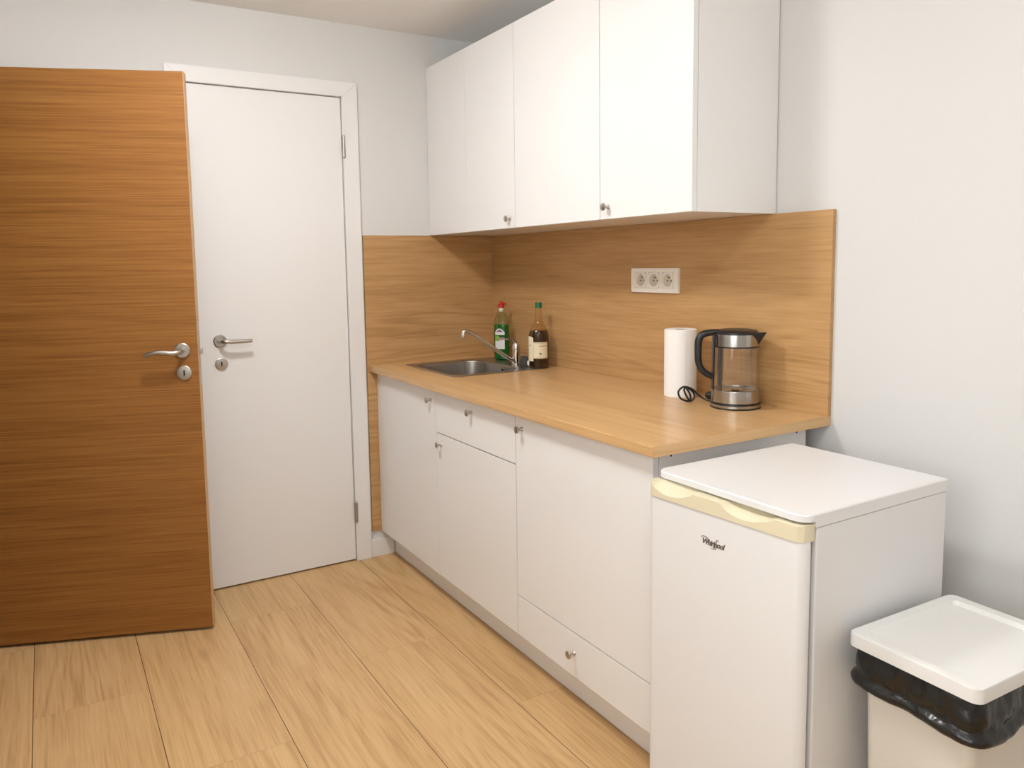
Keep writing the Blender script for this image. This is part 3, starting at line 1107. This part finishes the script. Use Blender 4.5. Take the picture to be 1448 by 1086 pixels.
# ------------------------------------------------------------------ kettle on its power base
kx, ky = -0.0975, -1.648
kb = thing('kettle_dock', 'black and steel power base with a coiled cord under the kettle', 'kettle dock', (kx, ky, 0.9))
bm = NB()
lathe(bm, [(0.0, 0.9004), (0.0745, 0.9004), (0.0755, 0.902), (0.0755, 0.9035), (0.0745, 0.9045)], (kx, ky, 0), n=48, caps=False)
lathe(bm, [(0.0735, 0.9125), (0.0740, 0.9135), (0.0735, 0.9165), (0.066, 0.9170), (0.0, 0.9170)], (kx, ky, 0), n=48, caps=False)
box(bm, (kx - 0.014, ky + 0.066, 0.9008), (kx + 0.010, ky + 0.085, 0.914), 0.003)
obj('plate', bm, BLACKP, kb)
bm = NB()
lathe(bm, [(0.0742, 0.9042), (0.0752, 0.905), (0.0752, 0.912), (0.0742, 0.9128)], (kx, ky, 0), n=48, caps=False)
obj('steel_band', bm, STEEL, kb, 'brushed steel band')
bm = NB()
cord = [(-0.101, -1.575, 0.9075), (-0.106, -1.552, 0.905), (-0.113, -1.532, 0.910), (-0.130, -1.521, 0.925), (-0.136, -1.517, 0.933), (-0.150, -1.511, 0.944), (-0.166, -1.502, 0.949),
        (-0.177, -1.497, 0.945), (-0.186, -1.494, 0.934), (-0.184, -1.495, 0.921), (-0.176, -1.498, 0.910), (-0.161, -1.504, 0.9035),
        (-0.148, -1.511, 0.904), (-0.139, -1.516, 0.912), (-0.138, -1.514, 0.926), (-0.150, -1.508, 0.940), (-0.168, -1.505, 0.946),
        (-0.175, -1.509, 0.938), (-0.171, -1.512, 0.925), (-0.162, -1.516, 0.908), (-0.158, -1.516, 0.9035),
        (-0.152, -1.514, 0.910), (-0.156, -1.514, 0.927), (-0.164, -1.508, 0.944), (-0.160, -1.503, 0.947)]
tube(bm, cord, 0.0031, 10, 6)
cord_o = obj('cord', bm, BLACKP, kb, 'looped black power cord')
bm = NB()
lathe(bm, [(0.0, 0.0), (0.012, 0.0), (0.013, 0.004), (0.013, 0.024), (0.009, 0.032), (0.0, 0.033)], (-0.070, -1.540, 0.9145), (-0.2, 0.9, 0.0), n=20, caps=False)
obj('plug', bm, BLACKP, kb)

ke = thing('kettle', 'glass and steel electric kettle with a black handle on the worktop', 'kettle', (kx, ky, 0.917))
bm = NB()
lathe(bm, [(0.0, 0.9174), (0.071, 0.9174), (0.0725, 0.919), (0.0725, 0.954), (0.0715, 0.956), (0.066, 0.957), (0.064, 0.951), (0.0, 0.951)], (kx, ky, 0), n=56, caps=False)
obj('base_band', bm, STEEL, ke, 'brushed steel lower band')
bm = NB()
lathe(bm, [(0.0705, 0.9555), (0.0700, 0.975), (0.0685, 1.02), (0.0670, 1.06), (0.0665, 1.088)], (kx, ky, 0), n=56, caps=False)
lathe(bm, [(0.0685, 0.9565), (0.0680, 0.975), (0.0665, 1.02), (0.0650, 1.06), (0.0645, 1.088)], (kx, ky, 0), n=56, caps=False)
obj('glass_body', bm, GLASS, ke)
bm = NB()
lathe(bm, [(0.0, 0.9515), (0.060, 0.9515), (0.062, 0.953)], (kx, ky, 0), n=48, caps=False)
lathe(bm, [(0.018, 0.9517), (0.024, 0.955), (0.030, 0.9517)], (kx, ky, 0), n=32, caps=False)
obj('heating_plate', bm, CHROME, ke)
bm = NB()
lathe(bm, [(0.0645, 1.0865), (0.0678, 1.0865), (0.0682, 1.088), (0.0678, 1.0905), (0.0645, 1.0905)], (kx, ky, 0), n=56, caps=False)
obj('seal_ring', bm, BLACKP, ke)
bm = NB()
lathe(bm, [(0.0655, 1.0905), (0.0675, 1.0905), (0.0672, 1.122), (0.0660, 1.126), (0.060, 1.127)], (kx, ky, 0), n=56, caps=False)
obj('collar', bm, STEEL, ke, 'brushed steel collar')
bm = NB()
lathe(bm, [(0.0660, 1.1255), (0.0665, 1.127), (0.0655, 1.132), (0.060, 1.1365), (0.045, 1.1395), (0.0, 1.1405)], (kx, ky, 0), n=56, caps=False)
obj('lid', bm, BLACKP, ke, 'black lid')
# spout to image right, handle to image left
sd = Vector((0.42, -0.907, 0)).normalized()
sn = Vector((-sd.y, sd.x, 0))
kc = Vector((kx, ky, 0))
bm = NB()


def sp(u, v, z):
    return kc + sd * u + sn * v + Vector((0, 0, z))


tip = 0.092
A = loop_verts(bm, [sp(0.055, 0.034, 1.130), sp(0.055, -0.034, 1.130), sp(tip - 0.006, -0.006, 1.1325), sp(tip, 0.0, 1.1335), sp(tip - 0.006, 0.006, 1.1325)])
B = loop_verts(bm, [sp(0.059, 0.031, 1.122), sp(0.059, -0.031, 1.122), sp(tip - 0.012, -0.006, 1.122), sp(tip - 0.007, 0.0, 1.1225), sp(tip - 0.012, 0.006, 1.122)])
Cc = loop_verts(bm, [sp(0.064, 0.004, 1.093), sp(0.064, -0.004, 1.093), sp(0.0685, -0.0015, 1.097), sp(0.069, 0.0, 1.097), sp(0.0685, 0.0015, 1.097)])
bridge(bm, A, B)
bridge(bm, B, Cc)
cap(bm, A)
cap(bm, Cc)
obj('spout', bm, BLACKP, ke, 'black pouring lip')
hdv = Vector((-0.80, 0.60, 0)).normalized()


def hp(u, z):
    return kc + hdv * u + Vector((0, 0, z))


bm = NB()
tube(bm, [hp(0.052, 1.131), hp(0.080, 1.129), hp(0.101, 1.123), hp(0.111, 1.108), hp(0.1135, 1.080), hp(0.1125, 1.045), hp(0.105, 1.020),
          hp(0.090, 1.004), hp(0.072, 0.994), hp(0.068, 0.992)], [0.0105, 0.0115, 0.0125, 0.0125, 0.0120, 0.0115, 0.011, 0.0105, 0.010], 16, up=(0, 0, 1), flat=0.9)
obj('handle', bm, BLACKP, ke, 'black loop handle')
bm = NB()
# spine strip that runs down the glass behind the handle, and the water gauge beside it
for a0, a1, r0, r1, za, zb in ((-13, 13, 0.0688, 0.0735, 0.957, 1.126),):
    st = math.atan2(hdv.y, hdv.x)
    LL = []
    for q in range(9):
        a = st + math.radians(a0 + (a1 - a0) * q / 8)
        LL.append([kc + Vector((r * math.cos(a), r * math.sin(a), z)) for r, z in ((r0, za), (r1 - 0.001, za), (r1 - 0.003, zb), (r0 - 0.004, zb))])
    loft(bm, LL)
obj('spine', bm, BLACKP, ke, 'black strip between handle and glass')
bm = NB()
st = math.atan2(hdv.y, hdv.x) + math.radians(34)
LL = []
for q in range(5):
    a = st + math.radians(-9 + 18 * q / 4)
    LL.append([kc + Vector((r * math.cos(a), r * math.sin(a), z)) for r, z in ((0.0655, 0.957), (0.0675, 0.957), (0.0640, 1.086), (0.0620, 1.086))])
loft(bm, LL)
obj('water_gauge', bm, GAUGE, ke, 'dark grey water gauge strip')


# ------------------------------------------------------------------ fridge
fr = thing('refrigerator', 'small white fridge with a yellowed cream door handle beside the worktop', 'refrigerator', (-0.40, -2.13, 0.0))
FY0, FY1 = -1.922, -2.346
bm = NB()
box(bm, (-0.630, FY1 + 0.001, 0.025), (-0.180, FY0 - 0.001, 0.8215), 0.004, 2)
obj('body', bm, FRIDGE_W, fr)
for xx in (-0.60, -0.21):
    for yy in (FY0 - 0.04, FY1 + 0.04):
        bm = NB()
        lathe(bm, [(0.016, 0.0), (0.018, 0.003), (0.018, 0.026)], (xx, yy, 0), n=18)
        obj('foot', bm, BLACKP, fr)
bm = NB()
LXF, LXB = -0.668, -0.177
cy = (FY0 + FY1) / 2


def lid_loop(xf, xb, hw, r, z, k=7):
    pts = []
    for sgn in (1, -1):
        for i in range(k + 1):
            a = PI / 2 * i / k if sgn == 1 else PI / 2 * (1 - i / k)
            pts.append(Vector((xf + r - r * math.sin(a), cy + sgn * (hw - r + r * math.cos(a)), z)))
    pts.append(Vector((xb, cy - hw, z)))
    pts.append(Vector((xb, cy + hw, z)))
    return pts


hw = abs(FY1 - FY0) / 2
loops = [lid_loop(LXF + 0.001, LXB, hw - 0.001, 0.030, 0.8345), lid_loop(LXF, LXB, hw, 0.030, 0.8355), lid_loop(LXF, LXB, hw, 0.030, 0.8475),
         lid_loop(LXF + 0.002, LXB + -0.001, hw - 0.002, 0.029, 0.850), lid_loop(LXF + 0.012, LXB - 0.006, hw - 0.010, 0.026, 0.8503),
         lid_loop(LXF + 0.014, LXB - 0.008, hw - 0.012, 0.025, 0.8495)]
loft(bm, loops)
box(bm, (-0.6335, FY1, 0.8222), (LXB, FY0, 0.8360), 0.0008)
obj('lid', bm, FRIDGE_W, fr, 'white plastic worktop lid')

# door slightly ajar: its own frame, hinged at the near end
TH = math.radians(3.8)
HB = Matrix.Translation((-0.634, -2.344, 0)) @ Matrix.Rotation(TH, 4, 'Z')
DWd, DT = 0.421, 0.037


def door_loop(z, t=DT, r=0.022, ins=0.0, k=6):
    pts = []
    w = DWd
    for sgn in (1, -1):
        for i in range(k + 1):
            a = PI / 2 * i / k if sgn == 1 else PI / 2 * (1 - i / k)
            y = (w - r + r * math.cos(a) - ins) if sgn == 1 else (r - r * math.cos(a) + ins)
            pts.append(HB @ Vector((-t + ins + r - r * math.sin(a), y, z)))
    pts.append(HB @ Vector((-0.014, ins, z)))
    pts.append(HB @ Vector((-0.014, w - ins, z)))
    return pts


bm = NB()
loft(bm, [door_loop(0.050, ins=0.002), door_loop(0.053), door_loop(0.790), door_loop(0.7955, ins=0.001)])
fd = obj('door', bm, FRIDGE_W, fr)
bm = NB()
L2 = [HB @ Vector(p) for p in ((0.003, 0.010, 0.06), (-0.014, 0.010, 0.06), (-0.014, DWd - 0.012, 0.06), (-0.004, DWd - 0.012, 0.06))]
loft(bm, [L2, [p + Vector((0, 0, 0.73)) for p in L2]])
obj('gasket', bm, GASKET, fd)
# handle bar with two finger scoops
bm = NB()
NU, NV = 96, 8
hz0, hz1 = 0.7960, 0.8300
rr_ = 0.024
cols = []


def scoop(t, a, b):
    if t <= a or t >= b:
        return 0.0
    s = (t - a) / (b - a)
    return math.sin(PI * s ** 0.8) ** 0.65


for i in range(NU + 1):
    y = DWd * i / NU                 # 0 at the hinge end
    tl = 1 - i / NU                  # 0 at the left end
    d = min(y, DWd - y)
    t = DT + 0.003
    xf = -t if d >= rr_ else -(t - rr_ + math.sqrt(max(0, rr_ ** 2 - (rr_ - d) ** 2)))
    dip = 0.0215 * max(scoop(tl, 0.045, 0.34), scoop(tl, 0.53, 0.84))
    col = [(xf + 0.0005, hz0), (xf, hz0 + 0.001)]
    zt = hz1 - dip
    col += [(xf, zt - 0.0015), (xf + 0.0006, zt - 0.0004), (xf + 0.0018, zt)]
    for j in range(1, NV + 1):
        v = j / NV
        x = xf + 0.0018 + (-0.002 - xf - 0.0018) * v
        z = hz1 - dip * (1 - v) ** 0.7 * (1 - 0.15 * math.sin(PI * v))
        if dip < 1e-6:
            z = hz1
        col.append((x, z))
    col.append((-0.002, hz0))
    cols.append([bm.verts.new(HB @ Vector((x, y, z))) for x, z in col])
for A, B in zip(cols, cols[1:]):
    bridge(bm, A, B)
cap(bm, cols[0])
cap(bm, cols[-1])
obj('handle', bm, CREAM, fd, 'yellowed cream plastic handle bar with two finger scoops', angle=24)
# badge lettering
cu = bpy.data.curves.new('badge', 'FONT')
cu.body = 'Whirlpool'
cu.size = 0.0168
cu.shear = 0.32
cu.extrude = 0.0006
cu.offset = 0.0006
cu.space_character = 0.86
cu.align_x = 'CENTER'
to = bpy.data.objects.new('badge_text', cu)
COL.objects.link(to)
bpy.context.view_layer.update()
dg = bpy.context.evaluated_depsgraph_get()
me = bpy.data.meshes.new_from_object(to.evaluated_get(dg))
bpy.data.objects.remove(to)
bm = NB()
bm.from_mesh(me)
bpy.data.meshes.remove(me)
# swoosh around the letters
pts = [(-0.033, 0.0125, 0), (-0.026, 0.0160, 0), (-0.016, 0.0150, 0), (-0.012, 0.0118, 0), (-0.016, 0.0092, 0)]
tube(bm, pts, [0.0006, 0.0011, 0.0006], 8)
tube(bm, [(-0.004, -0.0058, 0), (0.004, -0.0062, 0), (0.009, -0.003, 0), (0.0105, 0.004, 0), (0.010, 0.0145, 0), (0.013, 0.0165, 0), (0.0155, 0.0135, 0)],
     [0.0006, 0.0010, 0.0007], 8)
# text x -> door -Y (reading left to right for the viewer), text y -> up, text z -> outwards
ly = 0.421 - 0.199
TM = HB @ Matrix.Translation((-DT - 0.0002, ly, 0.7260)) @ Matrix(((0, 0, -1, 0), (-1, 0, 0, 0), (0, 1, 0, 0), (0, 0, 0, 1)))
bmesh.ops.transform(bm, matrix=TM, verts=bm.verts)
obj('badge', bm, LOGO, fd, 'dark script badge', smooth=False)

# ------------------------------------------------------------------ waste bin and its bag
BR = math.radians(-1.8)
bcx_, bcy_ = -0.385, -2.502
BWd, BDp, BZ = 0.352, 0.262, 0.600       # lid along x, along y, height
bi = thing('waste_bin', 'white plastic waste bin with a flat lid beside the fridge', 'waste bin', (bcx_, bcy_, 0), BR)
bm = NB()
k = 6
body = [rrect(0, 0, BWd - 0.075, BDp - 0.070, 0.020, 0.0, k), rrect(0, 0, BWd - 0.072, BDp - 0.066, 0.022, 0.004, k),
        rrect(0, 0, BWd - 0.046, BDp - 0.042, 0.022, 0.560, k), rrect(0, 0, BWd - 0.052, BDp - 0.048, 0.020, 0.560, k),
        rrect(0, 0, BWd - 0.075, BDp - 0.072, 0.018, 0.02, k)]
loft(bm, body)
obj('body', bm, BINB, bi)
bm = NB()
lid = [rrect(0, 0, BWd - 0.006, BDp - 0.006, 0.016, 0.5735, k), rrect(0, 0, BWd, BDp, 0.018, 0.5730, k), rrect(0, 0, BWd - 0.001, BDp - 0.001, 0.018, 0.596, k),
       rrect(0, 0, BWd - 0.004, BDp - 0.004, 0.016, 0.5992, k), rrect(0, 0, BWd - 0.008, BDp - 0.008, 0.014, 0.600, k),
       rrect(-0.004, -0.004, BWd - 0.046, BDp - 0.042, 0.012, 0.600, k), rrect(-0.004, -0.004, BWd - 0.058, BDp - 0.054, 0.010, 0.5915, k)]
loft(bm, lid)
obj('lid', bm, BINW, bi, 'flat white lid with a recessed panel')

bg = thing('bin_liner', 'black plastic bag folded over the rim of the white bin', 'bin bag', (bcx_, bcy_, 0.50), BR)
ROOT[bg.name] = Vector((0, 0, 0.50))
bm = NB()
random.seed(7)
NR = 160


def ring_pt(s, w, h, r):
    """point at fraction s on a rounded rectangle and its outward normal"""
    segs = []
    a, b_ = w - 2 * r, h - 2 * r
    per = [b_, PI * r / 2, a, PI * r / 2, b_, PI * r / 2, a, PI * r / 2]
    tot = sum(per)
    d = (s % 1.0) * tot
    i = 0
    while d > per[i]:
        d -= per[i]
        i += 1
    base = [((w / 2, -b_ / 2), (0, 1)), ((a / 2, b_ / 2), 0), ((a / 2, h / 2), (-1, 0)), ((-a / 2, b_ / 2), PI / 2),
            ((-w / 2, b_ / 2), (0, -1)), ((-a / 2, -b_ / 2), PI), ((-a / 2, -h / 2), (1, 0)), ((a / 2, -b_ / 2), 1.5 * PI)][i]
    if i % 2 == 0:
        (x, y), (dx, dy) = base
        return Vector((x + dx * d, y + dy * d, 0)), Vector((dy, -dx, 0))
    (x, y), a0 = base
    ang = a0 + d / r
    return Vector((x + r * math.cos(ang), y + r * math.sin(ang), 0)), Vector((math.cos(ang), math.sin(ang), 0))


ph = [random.uniform(0, 6.28) for _ in range(12)]
prof = [(-0.020, 0.566), (-0.012, 0.5715), (-0.006, 0.5705), (-0.003, 0.562), (-0.001, 0.550), (0.002, 0.538), (0.003, 0.528), (0.001, 0.519), (0.004, 0.513),
        (0.010, 0.509), (0.0125, 0.502), (0.010, 0.495), (0.003, 0.4925), (-0.006, 0.496), (-0.018, 0.505)]
Ls = []
for q in range(NR):
    s = q / NR
    p, nrm = ring_pt(s, BWd - 0.012, BDp - 0.012, 0.03)
    A = s * 2 * PI
    sag = 0.004 * math.sin(2 * A + ph[0]) + 0.0022 * math.sin(5 * A + ph[1]) + 0.0008 * math.sin(11 * A + ph[2])
    bul = 0.0025 * math.sin(3 * A + ph[3]) + 0.0015 * math.sin(9 * A + ph[4])
    col = []
    for j, (o, z) in enumerate(prof):
        f = min(1, max(0, (0.566 - z) / 0.06))
        wr = 0.0018 * math.sin(13 * A + ph[5] + j * 1.1) + 0.0014 * math.sin(23 * A + ph[6] - j * 1.5) + 0.0008 * math.sin(43 * A + ph[7] + j * 0.5)
        if j <= 2 or j >= 13:
            wr *= 0.2
        if 8 <= j <= 12:
            wr *= 0.45
        col.append(bm.verts.new(p + nrm * (o + bul * f + wr * 0.9) + Vector((0, 0, z + sag * f))))
    Ls.append(col)
for q in range(NR):
    bridge(bm, Ls[q], Ls[(q + 1) % NR], closed=False)
ROOT[bg.name] = Vector((0, 0, 0.50))
obj('bag_film', bm, BAG, bg, angle=80)
